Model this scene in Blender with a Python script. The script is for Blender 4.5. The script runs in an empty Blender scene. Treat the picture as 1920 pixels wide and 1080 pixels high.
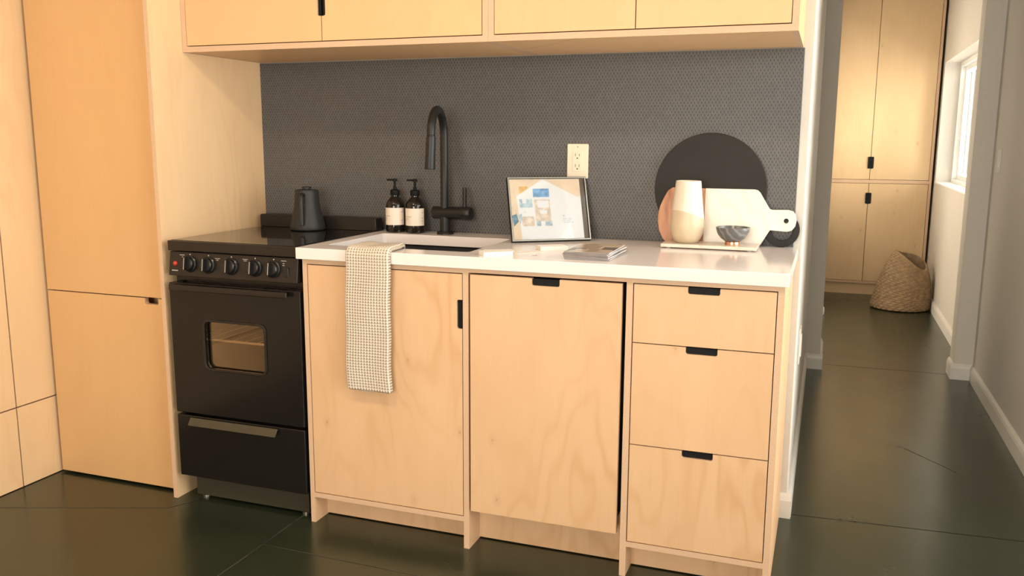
import bpy, bmesh, math, random
from mathutils import Vector, Matrix
random.seed(7)
S = bpy.context.scene
COL = S.collection
PI = math.pi

# ------------------------------------------------------------------ materials
def new_mat(name):
    m = bpy.data.materials.new(name); m.use_nodes = True
    nt = m.node_tree; b = nt.nodes['Principled BSDF']
    return m, nt, b

def setc(b, col, rough=.5, metal=0, spec=None, coat=0, coat_r=.1):
    b.inputs['Base Color'].default_value = (*col, 1)
    b.inputs['Roughness'].default_value = rough
    b.inputs['Metallic'].default_value = metal
    if spec is not None: b.inputs['Specular IOR Level'].default_value = spec
    if coat:
        b.inputs['Coat Weight'].default_value = coat
        b.inputs['Coat Roughness'].default_value = coat_r

def N(nt, t, **kw):
    n = nt.nodes.new(t)
    for k, v in kw.items():
        if k == 'inp':
            for i, x in v.items(): n.inputs[i].default_value = x
        else: setattr(n, k, v)
    return n

def math_n(nt, op, a, b=None, clamp=False):
    n = nt.nodes.new('ShaderNodeMath'); n.operation = op; n.use_clamp = clamp
    for i, v in enumerate((a, b)):
        if v is None: continue
        if isinstance(v, (int, float)): n.inputs[i].default_value = v
        else: nt.links.new(v, n.inputs[i])
    return n.outputs[0]

def mixc(nt, fac, a, b, mode='MIX'):
    n = nt.nodes.new('ShaderNodeMix'); n.data_type = 'RGBA'; n.blend_type = mode
    if isinstance(fac, (int, float)): n.inputs[0].default_value = fac
    else: nt.links.new(fac, n.inputs[0])
    for i, v in ((6, a), (7, b)):
        if isinstance(v, tuple): n.inputs[i].default_value = (*v, 1) if len(v) == 3 else v
        else: nt.links.new(v, n.inputs[i])
    return n.outputs[2]

def ramp(nt, src, stops):
    n = nt.nodes.new('ShaderNodeValToRGB')
    e = n.color_ramp.elements
    while len(e) < len(stops): e.new(.5)
    for i, (p, c) in enumerate(stops):
        e[i].position = p; e[i].color = (*c, 1) if len(c) == 3 else c
    nt.links.new(src, n.inputs[0]); return n.outputs[0]

def simple(name, col, rough=.5, metal=0, noise=.06, nscale=30, bump=0, **kw):
    m, nt, b = new_mat(name); setc(b, col, rough, metal, **kw)
    tc = N(nt, 'ShaderNodeTexCoord')
    nz = N(nt, 'ShaderNodeTexNoise', inp={'Scale': nscale, 'Detail': 4})
    nt.links.new(tc.outputs['Object'], nz.inputs['Vector'])
    dark = tuple(c * (1 - noise) for c in col); lite = tuple(min(1, c * (1 + noise)) for c in col)
    nt.links.new(ramp(nt, nz.outputs[0], [(.3, dark), (.7, lite)]), b.inputs['Base Color'])
    if bump:
        bp = N(nt, 'ShaderNodeBump', inp={'Strength': bump, 'Distance': .002})
        nt.links.new(nz.outputs[0], bp.inputs['Height']); nt.links.new(bp.outputs[0], b.inputs['Normal'])
    return m

def plywood(name, base, deep, rough=.42, fig=1.0, knots=True):
    m, nt, b = new_mat(name)
    L = nt.links.new
    tc = N(nt, 'ShaderNodeTexCoord'); oi = N(nt, 'ShaderNodeObjectInfo')
    off = N(nt, 'ShaderNodeVectorMath', operation='SCALE'); off.inputs[0].default_value = (13, 17, 29)
    L(oi.outputs['Random'], off.inputs['Scale'])
    add = N(nt, 'ShaderNodeVectorMath', operation='ADD'); L(tc.outputs['Object'], add.inputs[0]); L(off.outputs[0], add.inputs[1])
    def mp(s):
        q = N(nt, 'ShaderNodeMapping'); q.inputs['Scale'].default_value = s
        L(add.outputs[0], q.inputs['Vector']); return q.outputs[0]
    # broad flame figure: warped bands, vertical grain
    warp = N(nt, 'ShaderNodeTexNoise', inp={'Scale': 1.0, 'Detail': 2.5, 'Roughness': .5}); L(mp((3.6, 3.6, 1.1)), warp.inputs['Vector'])
    fg = N(nt, 'ShaderNodeMath', operation='MULTIPLY'); L(warp.outputs[0], fg.inputs[0]); fg.inputs[1].default_value = 85
    sn = math_n(nt, 'SINE', fg.outputs[0])
    band = math_n(nt, 'MULTIPLY', math_n(nt, 'ADD', sn, 1), .5)
    band = math_n(nt, 'POWER', band, 4)
    msk = N(nt, 'ShaderNodeTexNoise', inp={'Scale': 1.0, 'Detail': 1}); L(mp((2.1, 2.1, 1.2)), msk.inputs['Vector'])
    mk = math_n(nt, 'SUBTRACT', msk.outputs[0], .40, True)
    band = math_n(nt, 'MULTIPLY', band, math_n(nt, 'MULTIPLY', mk, 2.6 * fig), True)
    # mottling and fine fibres
    mot = N(nt, 'ShaderNodeTexNoise', inp={'Scale': 1.0, 'Detail': 3, 'Roughness': .6}); L(mp((7, 7, 2.2)), mot.inputs['Vector'])
    fib = N(nt, 'ShaderNodeTexNoise', inp={'Scale': 1.0, 'Detail': 5, 'Roughness': .7}); L(mp((160, 160, 5)), fib.inputs['Vector'])
    c = mixc(nt, math_n(nt, 'MULTIPLY', math_n(nt, 'SUBTRACT', mot.outputs[0], .35, True), 1.1, True), base, deep)
    c = mixc(nt, math_n(nt, 'MULTIPLY', band, .42), c, (deep[0]*.90, deep[1]*.80, deep[2]*.68))
    c = mixc(nt, math_n(nt, 'MULTIPLY', math_n(nt, 'SUBTRACT', fib.outputs[0], .5, True), .55), c, tuple(x * .78 for x in deep))
    if knots:
        sx = N(nt, 'ShaderNodeSeparateXYZ'); L(add.outputs[0], sx.inputs[0])
        cb = N(nt, 'ShaderNodeCombineXYZ')
        L(math_n(nt, 'MULTIPLY', math_n(nt, 'ADD', sx.outputs[0], sx.outputs[1]), 6.4), cb.inputs[0]); L(math_n(nt, 'MULTIPLY', sx.outputs[2], 3.9), cb.inputs[1])
        vo = N(nt, 'ShaderNodeTexVoronoi', voronoi_dimensions='2D', inp={'Scale': 1.0, 'Randomness': 1.0}); L(cb.outputs[0], vo.inputs['Vector'])
        sc = N(nt, 'ShaderNodeSeparateColor'); L(vo.outputs['Color'], sc.inputs[0])
        keep = math_n(nt, 'GREATER_THAN', sc.outputs[0], .80)
        d = math_n(nt, 'ADD', math_n(nt, 'ADD', vo.outputs['Distance'], math_n(nt, 'MULTIPLY', sc.outputs[1], .028)), math_n(nt, 'SUBTRACT', 1, keep))
        w2 = N(nt, 'ShaderNodeTexNoise', inp={'Scale': 1.0, 'Detail': 2}); L(mp((40, 40, 20)), w2.inputs['Vector'])
        d = math_n(nt, 'ADD', d, math_n(nt, 'MULTIPLY', math_n(nt, 'SUBTRACT', w2.outputs[0], .5), .05))
        kn = ramp(nt, d, [(0.0, (1, 1, 1)), (.020, (.6, .6, .6)), (.042, (0, 0, 0))])
        halo = ramp(nt, d, [(0.0, (1, 1, 1)), (.13, (0, 0, 0))])
        c = mixc(nt, math_n(nt, 'MULTIPLY', halo, .45), c, tuple(x * .8 for x in deep))
        c = mixc(nt, math_n(nt, 'MULTIPLY', kn, .7), c, (.28, .12, .045))
    L(c, b.inputs['Base Color'])
    b.inputs['Roughness'].default_value = rough
    b.inputs['Specular IOR Level'].default_value = .35
    return m

def ply_edge(name):
    m, nt, b = new_mat(name); L = nt.links.new
    tc = N(nt, 'ShaderNodeTexCoord')
    q = N(nt, 'ShaderNodeMapping'); q.inputs['Scale'].default_value = (260, 40, 260); L(tc.outputs['Object'], q.inputs['Vector'])
    nz = N(nt, 'ShaderNodeTexNoise', inp={'Scale': 1, 'Detail': 2}); L(q.outputs[0], nz.inputs['Vector'])
    L(ramp(nt, nz.outputs[0], [(.35, (.60, .40, .26)), (.65, (.66, .45, .295))]), b.inputs['Base Color'])
    b.inputs['Roughness'].default_value = .6
    return m

M = {}
M['ply'] = plywood('birch_plywood', (.70, .455, .27), (.60, .36, .19), fig=1.4)
M['ply_left'] = plywood('birch_plywood_pale', (.76, .53, .31), (.67, .44, .245))
M['ply_fridge'] = plywood('birch_plywood_orange', (.70, .43, .205), (.64, .375, .17), fig=.3, knots=False)
M['ply_upper'] = plywood('birch_plywood_plain', (.73, .47, .245), (.68, .425, .21), fig=.35)
M['ply_closet'] = plywood('birch_plywood_closet', (.70, .50, .29), (.60, .40, .215), fig=.6)
M['edge'] = ply_edge('plywood_edge')
M['black_pull'] = simple('black_pull', (.006, .006, .006), .55, spec=.2)
M['black_enamel'] = simple('black_enamel', (.008, .007, .007), .2, noise=.03, spec=.35)
M['black_glass'] = simple('black_cooktop_glass', (.012, .011, .011), .05, noise=.02)
M['black_trim'] = simple('black_trim', (.016, .012, .010), .3, spec=.35)
M['black_matte'] = simple('matte_black_metal', (.012, .0115, .0115), .42, spec=.4)
M['kettle'] = simple('kettle_black', (.020, .0195, .019), .5, spec=.4)
M['knob_grey'] = simple('knob_black', (.008, .008, .008), .3)
M['mark'] = simple('printed_mark', (.55, .5, .45), .5)
M['silver'] = simple('brushed_silver', (.55, .53, .48), .3, 1)
M['red_lamp'] = simple('red_indicator', (.6, .05, .03), .25)
M['white_wall'] = simple('wall_paint', (.64, .60, .545), .55, noise=.02, nscale=60, bump=.15)
M['ceiling'] = simple('ceiling_paint', (.78, .76, .72), .7, noise=.02)
M['trim_white'] = simple('white_trim', (.74, .71, .66), .35, noise=.02)
M['vinyl'] = simple('white_vinyl', (.85, .85, .83), .3, noise=.02)
M['quartz'] = simple('white_quartz', (.81, .74, .72), .13, noise=.025, nscale=220)
M['sink'] = simple('black_sink', (.02, .02, .021), .4)
M['gap_backing'] = simple('dark_gap', (.02, .015, .012), .8)  # near-black backing behind panel joints and door gaps
M['oven_in'] = simple('oven_cavity', (.13, .09, .06), .4)
M['chrome'] = simple('oven_rack_wire', (.62, .48, .36), .35)
M['label'] = simple('bottle_label', (.80, .70, .60), .5, noise=.02)
M['ink'] = simple('label_ink', (.36, .29, .23), .6)
M['plate'] = simple('outlet_ivory', (.80, .70, .56), .35, noise=.01)
M['slot'] = simple('outlet_slot', (.06, .05, .04), .6)
M['slate'] = simple('black_slate_board', (.018, .0165, .015), .6, spec=.3, noise=.15, nscale=9)
M['acacia'] = None
M['card'] = simple('white_card', (.86, .81, .76), .5, noise=.02)
M['paper'] = simple('white_paper', (.92, .94, .98), .35, noise=.01)
M['peach'] = simple('print_peach', (.90, .74, .56), .35, noise=.06, nscale=25)
M['sheet_blue'] = simple('print_blue', (.24, .46, .82), .35, noise=.35, nscale=70)
M['sheet_pale'] = simple('print_pale_blue', (.55, .70, .90), .35, noise=.35, nscale=60)
M['sheet_beige'] = simple('print_beige', (.84, .72, .62), .35, noise=.25, nscale=55)
M['sheet_orange'] = simple('print_orange', (.86, .55, .20), .35, noise=.2, nscale=40)
M['sheet_teal'] = simple('print_teal', (.16, .30, .40), .35, noise=.4, nscale=50)
M['backing'] = simple('brown_backing', (.12, .085, .07), .5)
M['copper'] = simple('copper_foot', (.80, .42, .28), .3, 1)
M['rope'] = simple('seagrass', (.31, .21, .12), .85, noise=.22, nscale=35)

def acacia():
    m, nt, b = new_mat('acacia_wood'); L = nt.links.new
    tc = N(nt, 'ShaderNodeTexCoord'); q = N(nt, 'ShaderNodeMapping'); q.inputs['Scale'].default_value = (42, 30, 5)
    L(tc.outputs['Object'], q.inputs['Vector'])
    nz = N(nt, 'ShaderNodeTexNoise', inp={'Scale': 1, 'Detail': 4, 'Roughness': .6}); L(q.outputs[0], nz.inputs['Vector'])
    L(ramp(nt, nz.outputs[0], [(.3, (.30, .125, .055)), (.5, (.50, .235, .125)), (.75, (.60, .32, .18))]), b.inputs['Base Color'])
    b.inputs['Roughness'].default_value = .45; return m
M['acacia'] = acacia()

def marble(name, base, vein, scale, thr=.5, rough=.3):
    m, nt, b = new_mat(name); L = nt.links.new
    tc = N(nt, 'ShaderNodeTexCoord'); q = N(nt, 'ShaderNodeMapping'); q.inputs['Rotation'].default_value = (.3, .5, .4)
    L(tc.outputs['Object'], q.inputs['Vector'])
    w = N(nt, 'ShaderNodeTexWave', inp={'Scale': scale, 'Distortion': 9, 'Detail': 3, 'Detail Scale': 1.2}); L(q.outputs[0], w.inputs['Vector'])
    L(ramp(nt, w.outputs[0], [(0, base), (thr, base), (1, vein)]), b.inputs['Base Color'])
    b.inputs['Roughness'].default_value = rough; return m
M['marble'] = marble('white_marble', (.74, .665, .58), (.70, .61, .52), 5, .7)
M['grey_marble'] = marble('grey_marble', (.12, .125, .13), (.24, .235, .23), 14, .55, .28)

def floor_mat():
    m, nt, b = new_mat('green_stained_floor'); L = nt.links.new
    tc = N(nt, 'ShaderNodeTexCoord')
    nz = N(nt, 'ShaderNodeTexNoise', inp={'Scale': 1.3, 'Detail': 6, 'Roughness': .65}); L(tc.outputs['Object'], nz.inputs['Vector'])
    c = ramp(nt, nz.outputs[0], [(.25, (.013, .018, .011)), (.5, (.018, .024, .014)), (.8, (.024, .031, .017))])
    n2 = N(nt, 'ShaderNodeTexNoise', inp={'Scale': 45, 'Detail': 5}); L(tc.outputs['Object'], n2.inputs['Vector'])
    c = mixc(nt, math_n(nt, 'MULTIPLY', math_n(nt, 'SUBTRACT', n2.outputs[0], .70, True), .5), c, (.06, .07, .04))
    L(c, b.inputs['Base Color'])
    n3 = N(nt, 'ShaderNodeTexNoise', inp={'Scale': 5, 'Detail': 5, 'Roughness': .7}); L(tc.outputs['Object'], n3.inputs['Vector'])
    L(ramp(nt, n3.outputs[0], [(.3, (.22,) * 3), (.7, (.28,) * 3)]), b.inputs['Roughness'])
    bp = N(nt, 'ShaderNodeBump', inp={'Strength': .03, 'Distance': .004})
    n4 = N(nt, 'ShaderNodeTexNoise', inp={'Scale': 7, 'Detail': 3}); L(tc.outputs['Object'], n4.inputs['Vector'])
    L(n4.outputs[0], bp.inputs['Height']); L(bp.outputs[0], b.inputs['Normal'])
    b.inputs['Specular IOR Level'].default_value = .75
    b.inputs['Specular Tint'].default_value = (.86, .96, .74, 1)
    return m
M['floor'] = floor_mat()
M['seam'] = simple('floor_seam', (.010, .011, .008), .5)
M['seam_pale'] = simple('floor_scuff_seam', (.045, .046, .038), .5, noise=.5, nscale=12)

def tile_mat():
    m, nt, b = new_mat('charcoal_mosaic_tile'); L = nt.links.new
    tc = N(nt, 'ShaderNodeTexCoord'); sp = N(nt, 'ShaderNodeSeparateXYZ'); L(tc.outputs['Object'], sp.inputs[0])
    v = math_n(nt, 'DIVIDE', sp.outputs['Z'], .0098)
    row = math_n(nt, 'FLOOR', v); fv = math_n(nt, 'FRACT', v)
    par = math_n(nt, 'MULTIPLY', math_n(nt, 'MODULO', math_n(nt, 'ABSOLUTE', row), 2), .5)
    u = math_n(nt, 'ADD', math_n(nt, 'DIVIDE', sp.outputs['X'], .0112), par)
    fu = math_n(nt, 'FRACT', math_n(nt, 'ADD', u, 50.0))
    a = math_n(nt, 'LESS_THAN', math_n(nt, 'ABSOLUTE', math_n(nt, 'SUBTRACT', fu, .5)), .11)
    c = math_n(nt, 'LESS_THAN', math_n(nt, 'ABSOLUTE', math_n(nt, 'SUBTRACT', fv, .5)), .36)
    msk = math_n(nt, 'MULTIPLY', a, c)
    nz = N(nt, 'ShaderNodeTexNoise', inp={'Scale': 90, 'Detail': 2}); L(tc.outputs['Object'], nz.inputs['Vector'])
    base = ramp(nt, nz.outputs[0], [(.3, (.094, .089, .088)), (.7, (.114, .109, .107))])
    L(mixc(nt, msk, base, (.026, .025, .026)), b.inputs['Base Color'])
    b.inputs['Roughness'].default_value = .5
    bp = N(nt, 'ShaderNodeBump', inp={'Strength': .5, 'Distance': .0015}); bp.invert = True
    L(msk, bp.inputs['Height']); L(bp.outputs[0], b.inputs['Normal'])
    return m
M['tile'] = tile_mat()

def towel_mat():
    m, nt, b = new_mat('waffle_weave'); L = nt.links.new
    uv = N(nt, 'ShaderNodeUVMap'); sp = N(nt, 'ShaderNodeSeparateXYZ'); L(uv.outputs[0], sp.inputs[0])
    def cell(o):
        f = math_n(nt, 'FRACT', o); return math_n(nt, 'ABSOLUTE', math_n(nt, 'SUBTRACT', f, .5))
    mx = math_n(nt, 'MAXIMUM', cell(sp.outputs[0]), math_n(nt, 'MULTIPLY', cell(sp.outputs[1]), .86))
    L(ramp(nt, mx, [(.22, (.34, .265, .20)), (.42, (.76, .69, .60))]), b.inputs['Base Color'])  # recess tone: mostly occlusion put into the colour, partly deeper yarn colour
    b.inputs['Roughness'].default_value = .9
    b.inputs['Specular IOR Level'].default_value = .1
    return m
M['towel'] = towel_mat()

def vase_mat():
    m, nt, b = new_mat('two_tone_stoneware'); L = nt.links.new
    tc = N(nt, 'ShaderNodeTexCoord'); sp = N(nt, 'ShaderNodeSeparateXYZ'); L(tc.outputs['Object'], sp.inputs[0])
    x = sp.outputs['X']
    bend = math_n(nt, 'MULTIPLY', math_n(nt, 'MULTIPLY', math_n(nt, 'ADD', x, .03), math_n(nt, 'ADD', x, .03)), 4.0)
    lim = math_n(nt, 'SUBTRACT', .105, bend)
    k = math_n(nt, 'GREATER_THAN', sp.outputs['Z'], lim)
    nz = N(nt, 'ShaderNodeTexNoise', inp={'Scale': 30, 'Detail': 4}); L(tc.outputs['Object'], nz.inputs['Vector'])
    low = ramp(nt, nz.outputs[0], [(.35, (.58, .47, .33)), (.65, (.64, .52, .37))])
    hi = ramp(nt, nz.outputs[0], [(.35, (.72, .65, .545)), (.65, (.76, .69, .59))])
    L(mixc(nt, k, low, hi), b.inputs['Base Color'])
    b.inputs['Roughness'].default_value = .38
    return m
M['vase'] = vase_mat()

def glass_mat(name, tint, glossy=.1, clear=.85):
    m = bpy.data.materials.new(name); m.use_nodes = True; nt = m.node_tree
    for n in list(nt.nodes):
        if n.type != 'OUTPUT_MATERIAL': nt.nodes.remove(n)
    out = [n for n in nt.nodes if n.type == 'OUTPUT_MATERIAL'][0]
    t = N(nt, 'ShaderNodeBsdfTransparent'); t.inputs[0].default_value = (*tint, 1)
    g = N(nt, 'ShaderNodeBsdfGlossy'); g.inputs['Roughness'].default_value = .04
    f = N(nt, 'ShaderNodeFresnel', inp={'IOR': 1.5})
    mx = N(nt, 'ShaderNodeMixShader')
    fac = math_n(nt, 'ADD', f.outputs[0], glossy, True)
    nt.links.new(fac, mx.inputs[0]); nt.links.new(t.outputs[0], mx.inputs[1]); nt.links.new(g.outputs[0], mx.inputs[2])
    nt.links.new(mx.outputs[0], out.inputs[0]); return m
M['pane'] = glass_mat('window_glass', (.95, .97, .97), 0)
M['oven_glass'] = glass_mat('oven_door_glass', (.95, .85, .72), .0)
M['bottle'] = simple('dark_bottle_glass', (.012, .009, .008), .06, noise=.02)

def fill_emitter_mat():
    m, nt, b = new_mat('added_fill_diffuser'); setc(b, (.9, .85, .75), .5)
    b.inputs['Emission Color'].default_value = (1, .82, .58, 1); b.inputs['Emission Strength'].default_value = 6  # emission for the added ceiling fill lamps
    return m
M['lamp'] = fill_emitter_mat()  # used only by the added ceiling fill lights

# ------------------------------------------------------------------ object helpers
ORG = {}
def org(o): return ORG.get(o.name, Vector((0, 0, 0)))

def thing(name, label, cat, loc=(0, 0, 0), group=None, rot=None):
    o = bpy.data.objects.new(name, None); COL.objects.link(o); o.location = loc
    o.empty_display_size = .05
    if rot is not None: o.rotation_euler = rot
    ORG[o.name] = Vector(loc) if rot is None else None
    o['label'] = label; o['category'] = cat
    if group: o['group'] = group
    return o

def obj(name, bm, mats, parent=None, loc=None, bevel=0, smooth=False, local=False, seg=2):
    """mesh given in world coordinates unless local; becomes ONE object"""
    if not isinstance(mats, (list, tuple)): mats = [mats]
    if local: shift = Vector((0, 0, 0))
    elif parent is not None: shift = org(parent)
    else: shift = Vector(loc) if loc is not None else Vector((0, 0, 0))
    if shift.length > 0: bmesh.ops.translate(bm, verts=bm.verts, vec=-shift)
    bmesh.ops.recalc_face_normals(bm, faces=bm.faces)
    me = bpy.data.meshes.new(name); bm.to_mesh(me); bm.free()
    for m in mats: me.materials.append(M[m] if isinstance(m, str) else m)
    o = bpy.data.objects.new(name, me); COL.objects.link(o)
    if parent is not None:
        o.parent = parent; ORG[o.name] = shift
        if local: ORG[o.name] = None
    else:
        if loc is not None: o.location = loc
        ORG[o.name] = shift
    if bevel:
        md = o.modifiers.new('bevel', 'BEVEL'); md.width = bevel; md.segments = seg; md.limit_method = 'ANGLE'; md.angle_limit = .6
        smooth = True
    if smooth:
        for p in me.polygons: p.use_smooth = True
        es = o.modifiers.new('wn', 'WEIGHTED_NORMAL') if bevel else None
        if not bevel: me.set_sharp_from_angle(angle=math.radians(40))
    return o

def tag(o, label, cat, group=None):
    o['label'] = label; o['category'] = cat
    if group: o['group'] = group
    return o
def struct(o): o['kind'] = 'structure'; return o

def B(): return bmesh.new()
def box(bm, x0, x1, y0, y1, z0, z1, mi=0, edge=None):
    v = [bm.verts.new(p) for p in ((x0,y0,z0),(x1,y0,z0),(x1,y1,z0),(x0,y1,z0),(x0,y0,z1),(x1,y0,z1),(x1,y1,z1),(x0,y1,z1))]
    F = [((0,3,2,1),2),((4,5,6,7),2),((0,1,5,4),1),((2,3,7,6),1),((0,4,7,3),0),((1,2,6,5),0)]
    d = (x1-x0, y1-y0, z1-z0); thin = d.index(min(d))
    for idx, ax in F:
        f = bm.faces.new([v[i] for i in idx]); f.material_index = mi
        if edge is not None and ax != thin: f.material_index = edge
    return bm
def pbox(*a): return box(B(), *a, mi=0, edge=1)       # plywood sheet: veneer faces, ply edges
PM = lambda m='ply': [m, 'edge']

AX = {'x': lambda a, b, d: (d, a, b), 'y': lambda a, b, d: (a, d, b), 'z': lambda a, b, d: (a, b, d)}
def prism(bm, pts, axis, d0, d1, holes=(), mi=0, side_mi=None):
    """2-D outline (with holes) extruded from d0 to d1 along axis"""
    f = AX[axis]; side_mi = mi if side_mi is None else side_mi
    loops0, loops1 = [], []
    for lp in [pts] + list(holes):
        loops0.append([bm.verts.new(f(a, b, d0)) for a, b in lp]); loops1.append([bm.verts.new(f(a, b, d1)) for a, b in lp])
    for L0, L1 in zip(loops0, loops1):
        n = len(L0)
        for i in range(n):
            q = bm.faces.new((L0[i], L0[(i+1) % n], L1[(i+1) % n], L1[i])); q.material_index = side_mi
    for LL in (loops0, loops1):
        if not holes:
            q = bm.faces.new(LL[0]); q.material_index = mi
        else:
            es = []
            for L in LL:
                for i in range(len(L)):
                    a, b = L[i], L[(i+1) % len(L)]
                    es.append(bm.edges.get((a, b)))
            r = bmesh.ops.triangle_fill(bm, use_beauty=True, use_dissolve=False, edges=es)
            for g in r['geom']:
                if isinstance(g, bmesh.types.BMFace): g.material_index = mi
    return bm
def rrect(x0, x1, z0, z1, r, n=5):
    out = []
    for cx, cz, a0 in ((x1-r, z0+r, -90), (x1-r, z1-r, 0), (x0+r, z1-r, 90), (x0+r, z0+r, 180)):
        for i in range(n+1):
            a = math.radians(a0 + 90*i/n); out.append((cx + r*math.cos(a), cz + r*math.sin(a)))
    return out
def circ(cx, cz, r, n=48, a0=0): return [(cx + r*math.cos(a0+2*PI*i/n), cz + r*math.sin(a0+2*PI*i/n)) for i in range(n)]

def tube(bm, path, r, n=16, cap=True, mi=0):
    path = [Vector(p) for p in path]; rr = r if isinstance(r, (list, tuple)) else [r]*len(path)
    rings = []; up = None
    for i, p in enumerate(path):
        t = (path[min(i+1, len(path)-1)] - path[max(i-1, 0)]).normalized()
        if up is None: up = t.orthogonal().normalized()
        up = (up - t*up.dot(t)).normalized(); s = t.cross(up)
        rings.append([bm.verts.new(p + (up*math.cos(2*PI*k/n) + s*math.sin(2*PI*k/n))*rr[i]) for k in range(n)])
    for a, b in zip(rings, rings[1:]):
        for k in range(n):
            f = bm.faces.new((a[k], a[(k+1) % n], b[(k+1) % n], b[k])); f.material_index = mi
    if cap:
        for R_ in (rings[0], rings[-1]): bm.faces.new(R_).material_index = mi
    return bm
def lathe(bm, prof, c=(0, 0, 0), n=40, mi=0, close=True):
    rings = []
    for r, z in prof:
        rings.append([bm.verts.new((c[0]+max(r, 1e-4)*math.cos(2*PI*k/n), c[1]+max(r, 1e-4)*math.sin(2*PI*k/n), c[2]+z)) for k in range(n)])
    for a, b in zip(rings, rings[1:]):
        for k in range(n):
            f = bm.faces.new((a[k], a[(k+1) % n], b[(k+1) % n], b[k])); f.material_index = mi
    if close:
        bm.faces.new(rings[0]).material_index = mi; bm.faces.new(rings[-1]).material_index = mi
    return bm

# ------------------------------------------------------------------ dimensions
D = .589; H = .914; CT = .878
LW = -1.133; RW = 2.32; RWF = 2.33; BY = -4.5; CH = 2.5; HY = 5.50

# ------------------------------------------------------------------ setting
b = box(B(), LW-.12, 3.0, BY-.12, HY+.3, -.1, 0)
struct(obj('floor', b, 'floor'))
# joints between the floor sheets
b = B()
def seg_line(bm, x0, y0, x1, y1, w, z=.0006, mi=0):
    d = Vector((x1-x0, y1-y0, 0)); n = Vector((-d.y, d.x, 0)).normalized()*w/2
    k = 24; prev = None
    for i in range(k+1):
        p = Vector((x0, y0, 0)) + d*i/k + n*random.uniform(-.5, .5)
        a = bm.verts.new((p.x+n.x, p.y+n.y, z)); c = bm.verts.new((p.x-n.x, p.y-n.y, z))
        if prev: bm.faces.new((prev[0], a, c, prev[1])).material_index = mi
        prev = (a, c)
seg_line(b, 1.556, 2.80, RW-.1, 2.81, .004)
seg_line(b, 1.43, .612, RW-.01, .67, .004)
seg_line(b, 1.90, 1.46, 2.07, 1.235, .003)
seg_line(b, -.05, -1.6, -.05, .03, .005, mi=1)
seg_line(b, LW+.02, -.30, -.52, -.08, .0025, mi=1)
seg_line(b, -.52, -.08, -.45, .035, .004, mi=1)
seg_line(b, -.05, -.196, .9, -.215, .003, mi=1)
struct(obj('trim_1', b, ['seam', 'seam_pale']))
struct(obj('ceiling', box(B(), LW-.12, 3.0, BY-.12, HY+.3, CH, CH+.1), 'ceiling'))
struct(obj('wall_back', box(B(), LW-.12, 1.476, D, D+.12, 0, CH), 'white_wall', bevel=.006))
struct(obj('wall_hall_left', box(B(), 1.356, 1.4755, D+.12, 2.68, 0, CH), 'white_wall'))
b = box(B(), 1.356, 1.556, 2.68, 3.1, 0, CH)
box(b, 1.356, 1.556, 4.45, HY-.17, 0, CH); box(b, 1.356, 1.556, 3.1, 4.45, 2.05, CH)
struct(obj('wall_hall_inner', b, 'white_wall', bevel=.004))
b = box(B(), .2, 1.356, 2.9, 3.0, 0, CH); box(b, .2, 1.356, 4.9, 5.0, 0, CH); box(b, .1, .2, 2.9, 5.0, 0, CH)
struct(obj('wall_side_room', b, 'white_wall'))
struct(obj('wall_hall_end', box(B(), 1.3, 2.7, HY+.18, HY+.28, 0, CH), 'white_wall'))
# right wall, near part, with the big glazed opening beside the camera
ROY0, ROY1, ROZ0, ROZ1 = -1.75, .85, .06, 2.46
b = box(B(), RW, RW+.16, BY, ROY0, 0, CH); box(b, RW, RW+.16, ROY1, 2.72, 0, CH)
box(b, RW, RW+.16, ROY0, ROY1, 0, ROZ0); box(b, RW, RW+.16, ROY0, ROY1, ROZ1, CH)
struct(obj('wall_right', b, 'white_wall'))
struct(obj('wall_pillar', box(B(), 2.227, RW+.16, 2.72, 2.87, 0, CH), 'white_wall', bevel=.004))
# far right wall with the hall window
WY0, WY1, WZ0, WZ1 = 3.56, 5.27, .93, 1.85
b = B()
prism(b, [(2.87, 0), (HY+.2, 0), (HY+.2, CH), (2.87, CH)], 'x', RWF, RWF+.22, holes=[[(WY0, WZ0), (WY1, WZ0), (WY1, WZ1), (WY0, WZ1)]])
struct(obj('wall_hall_right', b, 'white_wall'))
# window behind the camera
b = box(B(), LW-.12, 0.0, BY-.12, BY, 0, CH); box(b, 2.0, RW+.16, BY-.12, BY, 0, CH)
box(b, 0.0, 2.0, BY-.12, BY, 0, .5); box(b, 0.0, 2.0, BY-.12, BY, 2.2, CH)
struct(obj('wall_front', b, 'white_wall'))
# left wall: plywood sheets with open joints
b = box(B(), LW-.12, LW-.012, BY, D, 0, CH, mi=2)
g = .0025
for y0, y1 in ((.20, D), (-.116+g, .20), (-1.33, -.116-g), (-2.55, -1.33-2*g), (-3.77, -2.55-2*g), (BY, -3.77-2*g)):
    for z0, z1 in ((.003, .298-g), (.298+g, CH)):
        if y0 == .20: continue
        yy1 = D if y1 == .20 else y1
        box(b, LW-.012, LW, y0, yy1, z0, z1, mi=0, edge=1)
struct(obj('wall_left', b, ['ply_left', 'edge', 'gap_backing']))

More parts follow.
